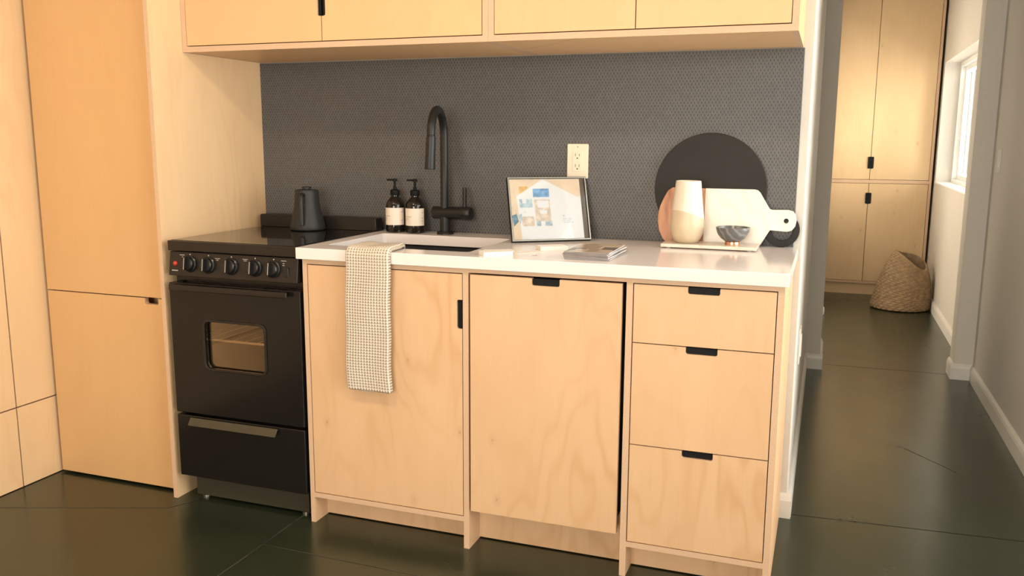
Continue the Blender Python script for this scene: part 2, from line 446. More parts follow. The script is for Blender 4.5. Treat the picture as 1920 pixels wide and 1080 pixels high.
def baseboard(name, p0, p1, side, h=.085, t=.014):
    """extruded skirting with a rounded top; side = inward normal"""
    b = B(); prof = [(0, 0), (t, 0), (t, h*.72), (t*.75, h*.88), (t*.35, h), (0, h)]
    n = Vector(side); vs = []
    for p in (p0, p1):
        vs.append([b.verts.new((p[0]+n.x*a, p[1]+n.y*a, z)) for a, z in prof])
    k = len(prof)
    for i in range(k): b.faces.new((vs[0][i], vs[0][(i+1) % k], vs[1][(i+1) % k], vs[1][i]))
    b.faces.new(vs[0]); b.faces.new(vs[1])
    return struct(obj(name, b, 'trim_white'))
baseboard('baseboard_right', (RW, ROY1+.01), (RW, 2.706), (-1, 0))
baseboard('baseboard_pillar_front', (2.213, 2.72), (RW, 2.72), (0, -1))
baseboard('baseboard_pillar_side', (2.227, 2.72), (2.227, 2.87), (-1, 0))
baseboard('baseboard_hall_right', (RWF, 2.87), (RWF, 5.335), (-1, 0))
baseboard('baseboard_back', (1.4465, D), (1.488, D), (0, -1))
baseboard('baseboard_hall_left', (1.4755, D), (1.4755, 2.666), (1, 0))
baseboard('baseboard_stub', (1.4755, 2.68), (1.570, 2.68), (0, -1))
baseboard('baseboard_stub_side', (1.556, 2.68), (1.556, 3.1), (1, 0))

def window(name, axis_pts, plane, x_axis, mull, mat='vinyl', fr=.05, dep=.05):
    pass
# hall window: recess lining, white slider frame, glass
b = B(); hx = RWF+.11
prism(b, [(WY0, WZ0), (WY1, WZ0), (WY1, WZ1), (WY0, WZ1)], 'x', hx, hx+.06, holes=[[(WY0+.035, WZ0+.035), (WY1-.035, WZ0+.035), (WY1-.035, WZ1-.035), (WY0+.035, WZ1-.035)]])
w1 = struct(obj('window_1', b, 'vinyl'))
b = B()
ym = (WY0+WY1)/2
for a, c, dx in ((WY0+.035, ym+.03, .012), (ym-.03, WY1-.035, .034)):
    prism(b, [(a, WZ0+.035), (c, WZ0+.035), (c, WZ1-.035), (a, WZ1-.035)], 'x', hx+dx, hx+dx+.02, holes=[[(a+.035, WZ0+.07), (c-.035, WZ0+.07), (c-.035, WZ1-.07), (a+.035, WZ1-.07)]])
    for yy in (a+.30, a+.56): box(b, hx+dx+.004, hx+dx+.014, yy-.012, yy+.012, WZ0+.09, WZ1-.09)
obj('window_sash', b, 'vinyl', w1)
b = box(B(), hx+.022, hx+.026, WY0+.09, ym, WZ0+.09, WZ1-.09); box(b, hx+.044, hx+.048, ym, WY1-.09, WZ0+.09, WZ1-.09)
obj('window_pane', b, 'pane', w1)
obj('window_sill', box(B(), RWF-.006, hx, WY0-.0, WY1, WZ0, WZ0+.012), 'vinyl', w1, bevel=.003)
# big glazed opening beside the camera and the window behind it
def glazed(name, f, u0, u1, z0, z1, nm):
    b = B()
    hol = []; w = (u1-u0)/nm
    for i in range(nm): hol.append([(u0+i*w+.05, z0+.06), (u0+(i+1)*w-.05, z0+.06), (u0+(i+1)*w-.05, z1-.06), (u0+i*w+.05, z1-.06)])
    prism(b, [(u0, z0), (u1, z0), (u1, z1), (u0, z1)], f[0], f[1], f[1]+.06, holes=hol)
    o = struct(obj(name, b, 'vinyl')); b = B()
    for h_ in hol: prism(b, h_, f[0], f[1]+.025, f[1]+.031)
    obj('window_pane', b, 'pane', o); return o
glazed('window_2', ('x', RW+.05), ROY0, ROY1, ROZ0, ROZ1, 2)
glazed('window_3', ('y', BY-.1), 0.0, 2.0, .5, 2.2, 2)

# ------------------------------------------------------------------ tall cabinet on the left
tc_ = thing('tall_cabinet', 'tall plywood refrigerator cabinet with two stacked doors left of the black stove', 'cabinet', (-.84, .045, 0))
TX0, TX1 = -.562, -.546; TH = 2.36
obj('side_panel', pbox(TX0, TX1, 0, D-.002, 0, TH), PM('ply_left'), tc_)
def door_outline(x0, x1, z0, z1, notch=None, r=.006):
    """rectangle with an optional rounded finger notch (edge, a, b, depth)"""
    P = [(x0, z0)]
    def arc(cx, cz, a0, a1, n=4): return [(cx+r*math.cos(math.radians(a0+(a1-a0)*i/n)), cz+r*math.sin(math.radians(a0+(a1-a0)*i/n))) for i in range(n+1)]
    e = notch[0] if notch else None
    P.append((x1, z0))
    if e == 'right':
        _, a, c, d = notch
        P += [(x1, a)] + arc(x1-d+r, a+r, 270, 180) + arc(x1-d+r, c-r, 180, 90) + [(x1, c)]
    P.append((x1, z1))
    if e == 'top':
        _, a, c, d = notch
        P += [(c, z1)] + arc(c-r, z1-d+r, 0, -90) + arc(a+r, z1-d+r, -90, -180) + [(a, z1)]
    P.append((x0, z1))
    if e == 'left':
        _, a, c, d = notch
        P += [(x0, c)] + arc(x0+d-r, c-r, 90, 0) + arc(x0+d-r, a+r, 0, -90) + [(x0, a)]
    return P
def door(name, x0, x1, z0, z1, y, parent, mat='ply', notch=None, th=.018, pull=True):
    b = B(); prism(b, door_outline(x0, x1, z0, z1, notch), 'y', y, y+th, mi=0, side_mi=1)
    d = obj(name, b, PM(mat), parent)
    if notch and pull:
        e, a, c, dd = notch; b = B(); t = .0012
        # black liner following the notch
        if e == 'top': o_ = rrect(a+t, c-t, z1-dd+t, z1-.001, .005)
        elif e == 'right': o_ = rrect(x1-dd+t, x1-.001, a+t, c-t, .005)
        else: o_ = rrect(x0+.001, x0+dd-t, a+t, c-t, .005)
        prism(b, o_, 'y', y+.006, y+th)
        h = obj('handle', b, 'black_pull', d); h['label'] = 'black finger pull'
    return d
door('door', -1.119, TX0-.003, .703, TH-.02, .045, tc_, 'ply_fridge')
door('door', -1.119, TX0-.003, .010, .699, .045, tc_, 'ply_fridge', notch=('top', -.675, -.617, .021), pull=False)
b = pbox(-1.125, TX0-.001, .066, D-.002, TH-.018, TH); obj('top_panel', b, PM('ply_left'), tc_)
b = box(B(), -1.121, TX0-.002, .12, D-.01, .03, TH-.02); obj('carcass', b, 'ply_left', tc_)
b = box(B(), -1.11, TX0-.01, .09, .11, 0.0, .03); obj('toe_kick', b, 'black_trim', tc_)

# ------------------------------------------------------------------ range
st = thing('range', 'small black electric stove with five knobs between plywood panel and cabinets', 'stove', (-.266, .0, 0))
X0, X1 = -.518, -.014
b = B()
box(b, X0, X0+.025, .03, .55, .094, .877); box(b, X1-.025, X1, .03, .55, .094, .877)
box(b, X0+.025, X1-.025, .53, .55, .094, .877); box(b, X0+.025, X1-.025, .03, .53, .094, .31)
box(b, X0+.025, X1-.025, .03, .53, .775, .877)
obj('body', b, 'black_enamel', st)
# oven cavity
b = B(); box(b, X0+.03, X0+.035, .04, .52, .32, .77); box(b, X1-.035, X1-.03, .04, .52, .32, .77)
box(b, X0+.035, X1-.035, .515, .52, .32, .77); box(b, X0+.035, X1-.035, .04, .515, .32, .325); box(b, X0+.035, X1-.035, .04, .515, .765, .77)
obj('oven_cavity', b, 'oven_in', st)
b = B(); zr = .572
for yy in (.05, .30, .50): tube(b, [(X0+.036, yy, zr), (X1-.036, yy, zr)], .004, 8)
for i in range(9):
    xx = X0+.05+i*(X1-X0-.10)/8; tube(b, [(xx, .05, zr+.004), (xx, .50, zr+.004)], .0014, 6)
obj('oven_rack', b, 'chrome', st, smooth=True)
# cooktop
b = B(); prism(b, rrect(X0, X1, -.008, .555, .006), 'z', .880, .9135)
ct = obj('cooktop', b, 'black_trim', st, bevel=.003)
obj('cooktop_glass', box(B(), X0+.010, X1-.010, .004, .50, .9135, .9150), 'black_glass', ct, bevel=.0006)
b = B(); prism(b, rrect(X0, X1, .914, .962, .006), 'y', .505, .555)
obj('backguard', b, 'black_trim', st, bevel=.003)
# control panel, leaning back slightly
b = B(); prism(b, [(.030, .877), (.002, .877), (-.010, .797), (.030, .797)], 'x', X0+.002, X1-.002)
cp_ = obj('control_panel', b, 'black_trim', st, bevel=.002)
def on_panel(z): return .002-.012*(.877-z)/.08
tilt = math.atan(.012/.08)
for kx in (-.432, -.358, -.268, -.176, -.106):
    z = .838; y = on_panel(z)
    k = B(); lathe(k, [(.028, 0), (.028, .005), (.024, .008), (.023, .016), (.020, .019)], n=28)
    box(k, -.004, .004, -.020, .020, .016, .030)
    Rm = Matrix.Translation((kx, y, z)) @ Matrix.Rotation(PI/2 + tilt*-1, 4, 'X')
    bmesh.ops.transform(k, matrix=Rm, verts=k.verts)
    kn = obj('knob', k, 'knob_grey', st, smooth=True)
    k = B(); box(k, -.0008, .0008, -.019, .019, .0302, .0306)
    for a in range(-60, 61, 24):
        aa = math.radians(a); cx_, cy_ = .0185*math.cos(aa), .0185*math.sin(aa)
        box(k, cx_-.0011, cx_+.0011, cy_-.0011, cy_+.0011, .0152, .0172)
    bmesh.ops.transform(k, matrix=Rm, verts=k.verts); obj('knob_marking', k, 'mark', kn)
for kx in (-.432, -.358, -.268, -.176, -.106):
    k = B(); z = .838+.031; y = on_panel(z); box(k, kx-.0018, kx+.0018, y-.0010, y+.001, z-.0018, z+.0018); obj('pointer_mark', k, 'mark', cp_)
for (px, pz, w, hh) in ((-.464, .866, .020, .002), (-.462, .860, .006, .002), (-.322, .861, .020, .002), (-.322, .856, .010, .002), (-.214, .864, .020, .002), (-.214, .859, .012, .002), (-.068, .866, .020, .002), (-.068, .858, .008, .002), (-.068, .852, .008, .002)):
    k = B(); y = on_panel(pz); n_ = max(2, int(w/.004))
    for i in range(n_):
        xx = px-w/2+i*w/n_; box(k, xx, xx+w/n_*.72, y-.0007, y+.001, pz-hh/2, pz+hh/2)
    obj('panel_marking', k, 'mark', cp_)
k = B()
for i in range(6): xx = -.503+i*.0042; box(k, xx, xx+.003, on_panel(.814)-.0007, on_panel(.814)+.001, .8125, .8160)
obj('panel_marking', k, 'mark', cp_)
k = B(); lathe(k, [(.0085, 0), (.008, .003), (.005, .006), (.001, .007)], n=20)
bmesh.ops.transform(k, matrix=Matrix.Translation((-.490, on_panel(.837), .837)) @ Matrix.Rotation(PI/2, 4, 'X'), verts=k.verts)
il = obj('indicator_lamp', k, 'red_lamp', cp_, smooth=True); il['label'] = 'red indicator lamp'
obj('rocker_switch', box(B(), -.066, -.048, on_panel(.83)-.004, on_panel(.83)+.004, .815, .846), 'knob_grey', cp_, bevel=.002)
# oven door with rounded window
b = B(); prism(b, [(X0-.004, .322), (X1+.004, .322), (X1+.004, .772), (X0-.004, .772)], 'y', -.006, .028, holes=[rrect(-.388, -.146, .484, .652, .022)])
od = obj('oven_door', b, 'black_enamel', st, bevel=.003)
b = B(); prism(b, rrect(-.392, -.142, .480, .656, .025), 'y', -.010, -.005, holes=[rrect(-.384, -.150, .488, .648, .019)])
obj('window_trim', b, 'black_trim', od, bevel=.0015)
b = B(); prism(b, rrect(-.387, -.147, .485, .651, .021), 'y', .004, .008); obj('oven_window', b, 'oven_glass', od)
b = B(); box(b, X0+.014, -.045, -.030, -.020, .750, .770); box(b, X0+.03, X0+.05, -.021, -.005, .752, .768); box(b, -.08, -.06, -.021, -.005, .752, .768)
obj('handle', b, 'black_trim', od, bevel=.003)
# storage drawer
b = box(B(), X0-.002, X1+.004, -.006, .028, .093, .313); dr = obj('drawer', b, 'black_enamel', st, bevel=.003)
b = B(); prism(b, [(-.007, .3045), (-.024, .284), (-.026, .2845), (-.010, .3075)], 'x', -.461, -.112)
hd = obj('handle', b, 'silver', dr); hd['label'] = 'slanted metal lip pull'
M['lip'] = simple('lip_metal', (.075, .068, .048), .4, .5); hd.data.materials[0] = M['lip']
M['kick'] = simple('kick_plate_metal', (.040, .036, .024), .4)
b = box(B(), -.488, -.03, .035, .045, .012, .093); obj('kick_plate', b, 'kick', st)
for fx in (-.465, -.055):
    b = B(); lathe(b, [(.014, 0), (.014, .006), (.008, .010), (.008, .093)], (fx, .056, 0), 16); f = obj('foot', b, 'silver', st, smooth=True); f['label'] = 'small levelling foot'
for fx in (-.465, -.055):
    b = B(); lathe(b, [(.014, 0), (.014, .006), (.008, .010), (.008, .093)], (fx, .50, 0), 16); obj('foot', b, 'silver', st, smooth=True)

# ------------------------------------------------------------------ base cabinet run
bc = thing('base_cabinet', 'birch plywood base cabinet with three bays under the white countertop', 'cabinet', (.72, 0, 0))
for n_, x0, x1 in (('side_panel', 0.0, .016), ('divider', .547, .565), ('divider', 1.036, 1.054), ('side_panel', 1.435, 1.452)):
    obj(n_, pbox(x0, x1, 0, D-.001, 0, CT), PM(), bc)
obj('top_rail', box(B(), .016, .547, 0, .055, .862, CT, 0, 1), PM(), bc)
obj('top_rail', box(B(), .565, 1.036, 0, .055, .865, CT, 0, 1), PM(), bc)
obj('top_rail', box(B(), 1.054, 1.435, 0, .055, .864, CT, 0, 1), PM(), bc)
obj('bottom_panel', pbox(.016, .547, 0, .57, .088, .104), PM(), bc)
obj('bottom_panel', pbox(1.054, 1.435, 0, .57, .092, .108), PM(), bc)
for x0, x1, y in ((.016, .547, .075), (.565, 1.036, .085), (1.054, 1.435, .075)):
    obj('toe_kick', pbox(x0, x1, y, y+.016, .004, .088 if y < .08 else .16), PM(), bc)
obj('back_panel', pbox(.016, 1.435, D-.02, D-.004, .09, .70), PM(), bc)
dl = door('door', .019, .5445, .107, .859, .0, bc, notch=('right', .694, .782, .017))
dl['label'] = 'wide plywood door behind the hanging towel'
dm = door('door', .572, 1.024, .128, .860, -.004, bc, notch=('top', .762, .845, .021))
dm['label'] = 'plywood door with top pull and dark gap on its right'
for z0, z1 in ((.6985, .861), (.404, .6955), (.111, .4010)):
    door('drawer', 1.057, 1.4325, z0, z1, .0, bc, notch=('top', 1.203, 1.288, .019))
obj('drawer_box', box(B(), 1.07, 1.42, .022, .5, .12, .855), 'gap_backing', bc)
obj('appliance_body', box(B(), .58, 1.02, .018, .56, .165, .855), 'gap_backing', bc)

# countertop with rounded sink cut-out
SX0, SX1, SY0, SY1 = .043, .530, .082, .458
b = B(); prism(b, [(-.013, -.0175), (1.462, -.0175), (1.462, D-.0065), (-.013, D-.0065)], 'z', CT, H, holes=[rrect(SX0, SX1, SY0, SY1, .012)])
tag(obj('countertop', b, 'quartz', loc=(.72, .28, CT), bevel=.002), 'long white quartz countertop with a sink cut-out on the plywood base cabinet', 'countertop')
sk = thing('sink', 'black undermount sink set under the white countertop cut-out', 'sink', ((SX0+SX1)/2, (SY0+SY1)/2, .70))
b = B(); zb = .70
o1 = rrect(SX0-.004, SX1+.004, SY0-.004, SY1+.004, .02); 
prism(b, rrect(SX0-.014, SX1+.014, SY0-.014, SY1+.014, .03), 'z', .8735, .8775, holes=[o1])
r0 = [b.verts.new((x, y, .876)) for x, y in o1]; r1 = [b.verts.new((x, y, zb+.02)) for x, y in o1]
o2 = rrect(SX0+.012, SX1-.012, SY0+.012, SY1-.012, .02); r2 = [b.verts.new((x, y, zb)) for x, y in o2]
for a, c in ((r0, r1), (r1, r2)):
    for i in range(len(a)): b.faces.new((a[i], a[(i+1) % len(a)], c[(i+1) % len(a)], c[i]))
b.faces.new(r2); obj('basin', b, 'sink', sk)
b = B(); lathe(b, [(.045, 0), (.045, .003), (.03, .003), (.025, .001)], ((SX0+SX1)/2, .3, zb+.0005), 28); obj('drain', b, 'silver', sk, smooth=True)

# backsplash
tag(obj('tile_backsplash', box(B(), TX1+.0005, 1.4465, D-.006, D-.0002, H+.0005, 1.533), 'tile', loc=(.45, D, H)),
    'charcoal mosaic tile backsplash behind counter and stove', 'backsplash')

# ------------------------------------------------------------------ upper cabinets
UY, UZ, UT = .1545, 1.535, 2.28
def upper(label, x0, x1, doors):
    t = thing('upper_cabinet', label, 'cabinet', ((x0+x1)/2, UY, UZ), 'plywood upper cabinets over the counter')
    T = .018
    obj('side_panel', pbox(x0, x0+T, UY, D-.0005, UZ, UT), PM('ply_upper'), t)
    obj('side_panel', pbox(x1-T, x1, UY, D-.0005, UZ, UT), PM('ply_upper'), t)
    obj('bottom_panel', pbox(x0+T, x1-T, UY, D-.0005, UZ, UZ+T), PM('ply_upper'), t)
    obj('top_panel', pbox(x0+T, x1-T, UY, D-.0005, UT-T, UT), PM('ply_upper'), t)
    obj('back_panel', pbox(x0+T, x1-T, D-.012, D-.001, UZ+T, UT-T), PM('ply_upper'), t)
    for a, c, nt_ in doors: door('door', a, c, UZ+T+.003, UT-T-.003, UY, t, 'ply_upper', notch=nt_)
    return t
upper('left plywood upper cabinet over the stove with a black pull between its doors', TX1+.001, .566,
      [(-.525, -.0015, ('right', 1.632, 1.73, .013)), (.0015, .5455, ('left', 1.632, 1.73, .013))])
upper('right plywood upper cabinet over the counter ending near the hallway', .5665, 1.442,
      [(.5865, 1.0055, None), (1.0085, 1.422, None)])

# ------------------------------------------------------------------ faucet
fa = thing('faucet', 'matte black gooseneck kitchen faucet with side lever behind the sink', 'faucet', (.258, .52, H))
b = B(); lathe(b, [(.030, 0), (.030, .006), (.0265, .010), (.019, .011)], (.258, .52, H), 32); obj('base', b, 'black_matte', fa, smooth=True)
b = B(); tube(b, [(.258, .52, H+.005), (.258, .52, H+.075)], .0185, 28); obj('column', b, 'black_matte', fa, smooth=True)
b = B(); lathe(b, [(.020, 0), (.0225, .003), (.0225, .112), (.0245, .115), (.0245, .143), (.022, .147)], (0, 0, 0), 32)
bmesh.ops.transform(b, matrix=Matrix.Translation((.211, .52, .990)) @ Matrix.Rotation(PI/2, 4, 'Y'), verts=b.verts)
hb = obj('valve_body', b, 'black_matte', fa, smooth=True)
b = B(); tube(b, [(.334, .52, 1.005), (.334, .52, 1.082)], .0072, 14); obj('lever', b, 'black_matte', fa, smooth=True)
path = [(.256, .52, 1.005), (.256, .52, 1.10), (.256, .52, 1.20), (.256, .52, 1.262)]
cx0, cy0, rad = .256, .52, .086
for i in range(1, 19):
    a = PI*i/18; s = rad*(1-math.cos(a)); path.append((cx0+.17*s, cy0-.985*s, 1.262+rad*math.sin(a)))
end = Vector(path[-1])
b = B(); tube(b, path, .0142, 24); obj('spout', b, 'black_matte', fa, smooth=True)
b = B(); e0 = end+Vector((0, .0, -.001)); e1 = e0+Vector((-.002, -.008, -.112))
tube(b, [e0, e0+(e1-e0)*.03, e0+(e1-e0)*.04, e0+(e1-e0)*.96, e1], [.0135, .0135, .0162, .0175, .0165], 24)
obj('spray_head', b, 'black_matte', fa, smooth=True)

# ------------------------------------------------------------------ kettle
kx, ky = -.272, .455
ke = thing('kettle', 'matte black tapered pour-over kettle on the stove top', 'kettle', (kx, ky, .915))
b = B(); lathe(b, [(.058, 0), (.064, .003), (.0655, .007), (.0630, .020), (.0580, .040), (.0525, .062), (.0480, .085), (.0450, .110), (.0430, .144), (.0420, .147), (.036, .147)], (kx, ky, .915), 56)
obj('body', b, 'kettle', ke, smooth=True)
b = B(); lathe(b, [(.0365, .144), (.0365, .1485), (.012, .1495)], (kx, ky, .915), 40); ld = obj('lid', b, 'black_matte', ke, smooth=True)
b = B(); lathe(b, [(.010, .149), (.010, .152), (.0175, .153), (.0175, .158), (.016, .1595)], (kx, ky, .915), 28); obj('lid_knob', b, 'black_matte', ld, smooth=True)
def strip(bm, pts, w, th, side):
    side = Vector(side).normalized(); rings = []
    P = [Vector(p) for p in pts]
    for i, p in enumerate(P):
        t = (P[min(i+1, len(P)-1)]-P[max(i-1, 0)]).normalized(); n = t.cross(side).normalized()
        rings.append([bm.verts.new(p+side*a*w/2+n*c*th/2) for a, c in ((-1, -1), (1, -1), (1, 1), (-1, 1))])
    for a, c in zip(rings, rings[1:]):
        for k in range(4): bm.faces.new((a[k], a[(k+1) % 4], c[(k+1) % 4], c[k]))
    bm.faces.new(rings[0]); bm.faces.new(rings[-1])
hdv = Vector((.30, -.954, 0)); sd = Vector((.954, .30, 0))
pts = []
for r_, z in ((.042, .132), (.056, .135), (.068, .132), (.075, .124), (.0775, .110), (.0765, .080), (.076, .050), (.0755, .022)):
    pts.append(Vector((kx, ky, .915+z))+hdv*r_)
b = B(); strip(b, pts, .013, .008, sd); obj('handle', b, 'black_matte', ke, bevel=.002)
b = B(); sp_ = [(.050, .022, .008), (.070, .026, .007), (.088, .045, .006), (.090, .080, .0055), (.092, .115, .005), (.105, .140, .0045), (.125, .146, .004)]
tube(b, [Vector((kx, ky, .915+z))+Vector((-.546, .838, 0))*r_ for r_, z, _ in sp_], [q[2] for q in sp_], 14); obj('spout', b, 'black_matte', ke, smooth=True)

# ------------------------------------------------------------------ soap bottles
def bottle(x, y, label, wide, lines):
    t = thing('soap_bottle', label, 'bottle', (x, y, H), 'dark pump bottles by the sink')
    c = (x, y, H); r = .0345
    b = B(); lathe(b, [(r-.004, 0), (r, .004), (r, .096), (r-.003, .108), (r-.010, .118), (.018, .126), (.014, .130), (.014, .138)], c, 40)
    obj('bottle_body', b, 'bottle', t, smooth=True)
    b = B(); n = 30; a0, a1 = math.radians(-165), math.radians(0)
    lo, hi = [], []
    for i in range(n+1):
        a = a0+(a1-a0)*i/n; lo.append(b.verts.new((x+(r+.0006)*math.cos(a), y+(r+.0006)*math.sin(a), H+.028))); hi.append(b.verts.new((x+(r+.0006)*math.cos(a), y+(r+.0006)*math.sin(a), H+.090)))
    for i in range(n): b.faces.new((lo[i], lo[i+1], hi[i+1], hi[i]))
    lb = obj('paper_label', b, 'label', t, smooth=True)
    for (za, aa, bb) in lines:
        b = B()
        m_ = max(3, int(abs(bb-aa)/3)); rr = r+.0011
        for i in range(m_):
            p, q = math.radians(aa+(bb-aa)*i/m_), math.radians(aa+(bb-aa)*(i+.7)/m_)
            vs = [b.verts.new((x+rr*math.cos(p_), y+rr*math.sin(p_), H+z_)) for p_, z_ in ((p, za-.0011), (q, za-.0011), (q, za+.0011), (p, za+.0011))]
            b.faces.new(vs)
        obj('label_print', b, 'ink', lb)
    b = B(); lathe(b, [(.0165, .134), (.0172, .136), (.0172, .152), (.012, .155), (.007, .156), (.007, .164), (.0045, .165), (.0045, .184), (.009, .185), (.009, .192), (.004, .194)], c, 24)
    box(b, x-.030, x-.004, y-.0048, y+.0048, H+.186, H+.1925)
    obj('pump', b, 'black_pull', t, smooth=True)
bottle(.059, .520, 'dark pump bottle with cream label, nearer the stove', 0, [(.060, -140, -95), (.052, -140, -118), (.045, -140, -122), (.075, -30, -12), (.045, -30, -14)])
bottle(.1395, .520, 'dark pump bottle with cream label, nearer the faucet', 0, [(.060, -150, -88), (.052, -150, -108), (.045, -150, -122), (.075, -25, -8), (.055, -25, -10), (.045, -25, -8)])

# ------------------------------------------------------------------ towel
def towel():
    X_L, X_R = .172, .318
    prof = [(.140, .878), (.128, .905), (.118, .920), (.102, .9265), (.06, .928), (.02, .928), (-.008, .9275), (-.022, .924), (-.0315, .914), (-.036, .900), (-.037, .860), (-.036, .70), (-.034, .60), (-.033, .486)]
    # resample by arc length
    P = [Vector((0, a, c)) for a, c in prof]; L = [0]
    for p, q in zip(P, P[1:]): L.append(L[-1]+(q-p).length)
    tot = L[-1]; cell = .0089; nv = int(tot/cell); sub = 6; rows = nv*sub
    cols = 16*sub
    b = B(); uvl = b.loops.layers.uv.new('UVMap'); G = []; UVd = {}
    for j in range(rows+1):
        s = tot*j/rows; k = 0
        while k < len(L)-2 and L[k+1] < s: k += 1
        f = (s-L[k])/(L[k+1]-L[k]); p = P[k].lerp(P[k+1], f)
        t = (P[min(k+1+(f > .5), len(P)-1)]-P[max(k-(f < .5), 0)]).normalized(); n = Vector((0, -t.z, t.y)); n = n if True else n
        if n.y > 0 and s > .2: n = -n
        if n.z < 0 and s <= .2: n = -n
        row = []
        sway = .004*math.sin(s*9)+.0015*math.sin(s*31)
        drop = max(0, s-.17)
        for i in range(cols+1):
            u = i/sub; v = s/cell
            du = abs(u-math.floor(u)-.5)*2; dv = abs(v-math.floor(v)-.5)*2
            hgt = .0026*max(du**2.5, dv**2.5)
            fx = i/cols
            x = X_L+(X_R-X_L)*fx + sway + .008*drop*2*(fx-.2)
            if s < .12: x += -(.12-s)*.28*fx
            q = p + n*(hgt + .0015*math.sin(fx*7+s*12)) + Vector((x, 0, 0))
            edge = min(fx, 1-fx)
            if edge < .03: q -= n*.004*(1-edge/.03)
            w = b.verts.new(q); UVd[w] = (u+.5, v+.5); row.append(w)
        G.append(row)
    for j in range(rows):
        for i in range(cols):
            f = b.faces.new((G[j][i], G[j][i+1], G[j+1][i+1], G[j+1][i])); f.smooth = True
            for lp in f.loops: lp[uvl].uv = UVd[lp.vert]
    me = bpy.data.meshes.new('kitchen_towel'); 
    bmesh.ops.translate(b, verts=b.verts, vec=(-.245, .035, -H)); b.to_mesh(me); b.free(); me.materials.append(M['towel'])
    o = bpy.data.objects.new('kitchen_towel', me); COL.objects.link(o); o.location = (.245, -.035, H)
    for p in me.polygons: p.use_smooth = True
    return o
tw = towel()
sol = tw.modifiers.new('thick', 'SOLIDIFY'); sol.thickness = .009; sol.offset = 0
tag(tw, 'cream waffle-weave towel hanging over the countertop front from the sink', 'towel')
# flip solidify so that thickness grows inwards
def towel_dir():
    n = tw.data.polygons[len(tw.data.polygons)//4*3].normal
    return n.y
sol.offset = -1 if towel_dir() < 0 else 1
b = box(B(), .215, .262, -.031, -.0285, .478, .490)
hl = obj('care_tag', b, 'ink', None)
bmesh_loc = Vector((.245, -.035, H))
for v in hl.data.vertices: v.co -= bmesh_loc
hl.parent = tw

# ------------------------------------------------------------------ outlet
ou = thing('wall_outlet', 'ivory double power outlet on the dark tile backsplash', 'outlet', (.728, D-.006, 1.178))
yo = D-.006
b = B(); prism(b, rrect(.692, .766, 1.119, 1.236, .004), 'y', yo-.007, yo); obj('wall_plate', b, 'plate', ou, bevel=.002)
b = B(); prism(b, rrect(.712, .746, 1.142, 1.212, .003), 'y', yo-.0085, yo-.006); rc = obj('receptacle', b, 'plate', ou, bevel=.0008)
for zc in (1.194, 1.158):
    b = B()
    box(b, .721, .7228, yo-.0088, yo-.0080, zc, zc+.010); box(b, .7345, .7363, yo-.0088, yo-.0080, zc, zc+.009)
    prism(b, circ(.7287, zc-.006, .0026, 12), 'y', yo-.0088, yo-.0080)
    obj('slots', b, 'slot', rc)
b = B(); prism(b, circ(.729, 1.226, .0018, 10), 'y', yo-.0076, yo-.0068); obj('screw', b, 'slot', ou)
for (nm_, xx, yy, z0, z1, lab) in (('wall_switch', RW, 2.52, 1.10, 1.215, 'pale wall switch plate on the near right wall'), ('wall_outlet', 1.4755, .86, .47, .60, 'pale outlet plate low on the hallway side of the kitchen wall')):
    s_ = 1 if xx < 2 else -1
    t = thing(nm_, lab, 'switch' if 'switch' in nm_ else 'outlet', (xx, yy, (z0+z1)/2))
    b = B(); prism(b, rrect(yy-.036, yy+.036, z0, z1, .004), 'x', xx, xx+s_*.006); obj('wall_plate', b, 'trim_white', t, bevel=.0015)
    b = B(); prism(b, rrect(yy-.016, yy+.016, z0+.025, z1-.025, .002), 'x', xx+s_*.005, xx+s_*.010); obj('rocker' if s_ < 0 else 'receptacle', b, 'trim_white', t, bevel=.001)

# ------------------------------------------------------------------ framed flyer
fr = thing('framed_flyer', 'thin-framed printed flyer with photos leaning on its stand on the countertop', 'picture frame', (.5785, .343, H), rot=(0, 0, math.radians(36)))
FW, FH, FD = .277, .224, .016
Rl = Matrix.Rotation(-math.radians(18.5), 4, 'X')
def fobj(name, bm, mats, parent, bevel=0):
    bmesh.ops.transform(bm, matrix=Rl, verts=bm.verts); return obj(name, bm, mats, parent, local=True, bevel=bevel)
up_ = .0052
b = B(); prism(b, [(0, up_), (FW, up_), (FW, FH), (0, FH)], 'y', 0, FD, holes=[[(.006, up_+.006), (FW-.006, up_+.006), (FW-.006, FH-.006), (.006, FH-.006)]])
f1 = fobj('frame', b, 'black_matte', fr)
b = B(); prism(b, [(.0012, up_+.0012), (FW-.0012, up_+.0012), (FW-.0012, FH-.0012), (.0012, FH-.0012)], 'y', -.0012, .0003, holes=[[(.0048, up_+.0048), (FW-.0048, up_+.0048), (FW-.0048, FH-.0048), (.0048, FH-.0048)]])
M['frame_edge'] = simple('frame_front_edge', (.34, .33, .29), .3, .7)
fobj('frame_face', b, 'frame_edge', f1)
b = box(B(), .006, FW-.006, .006, .0095, up_+.006, FH-.006); fobj('backing', b, 'backing', fr)
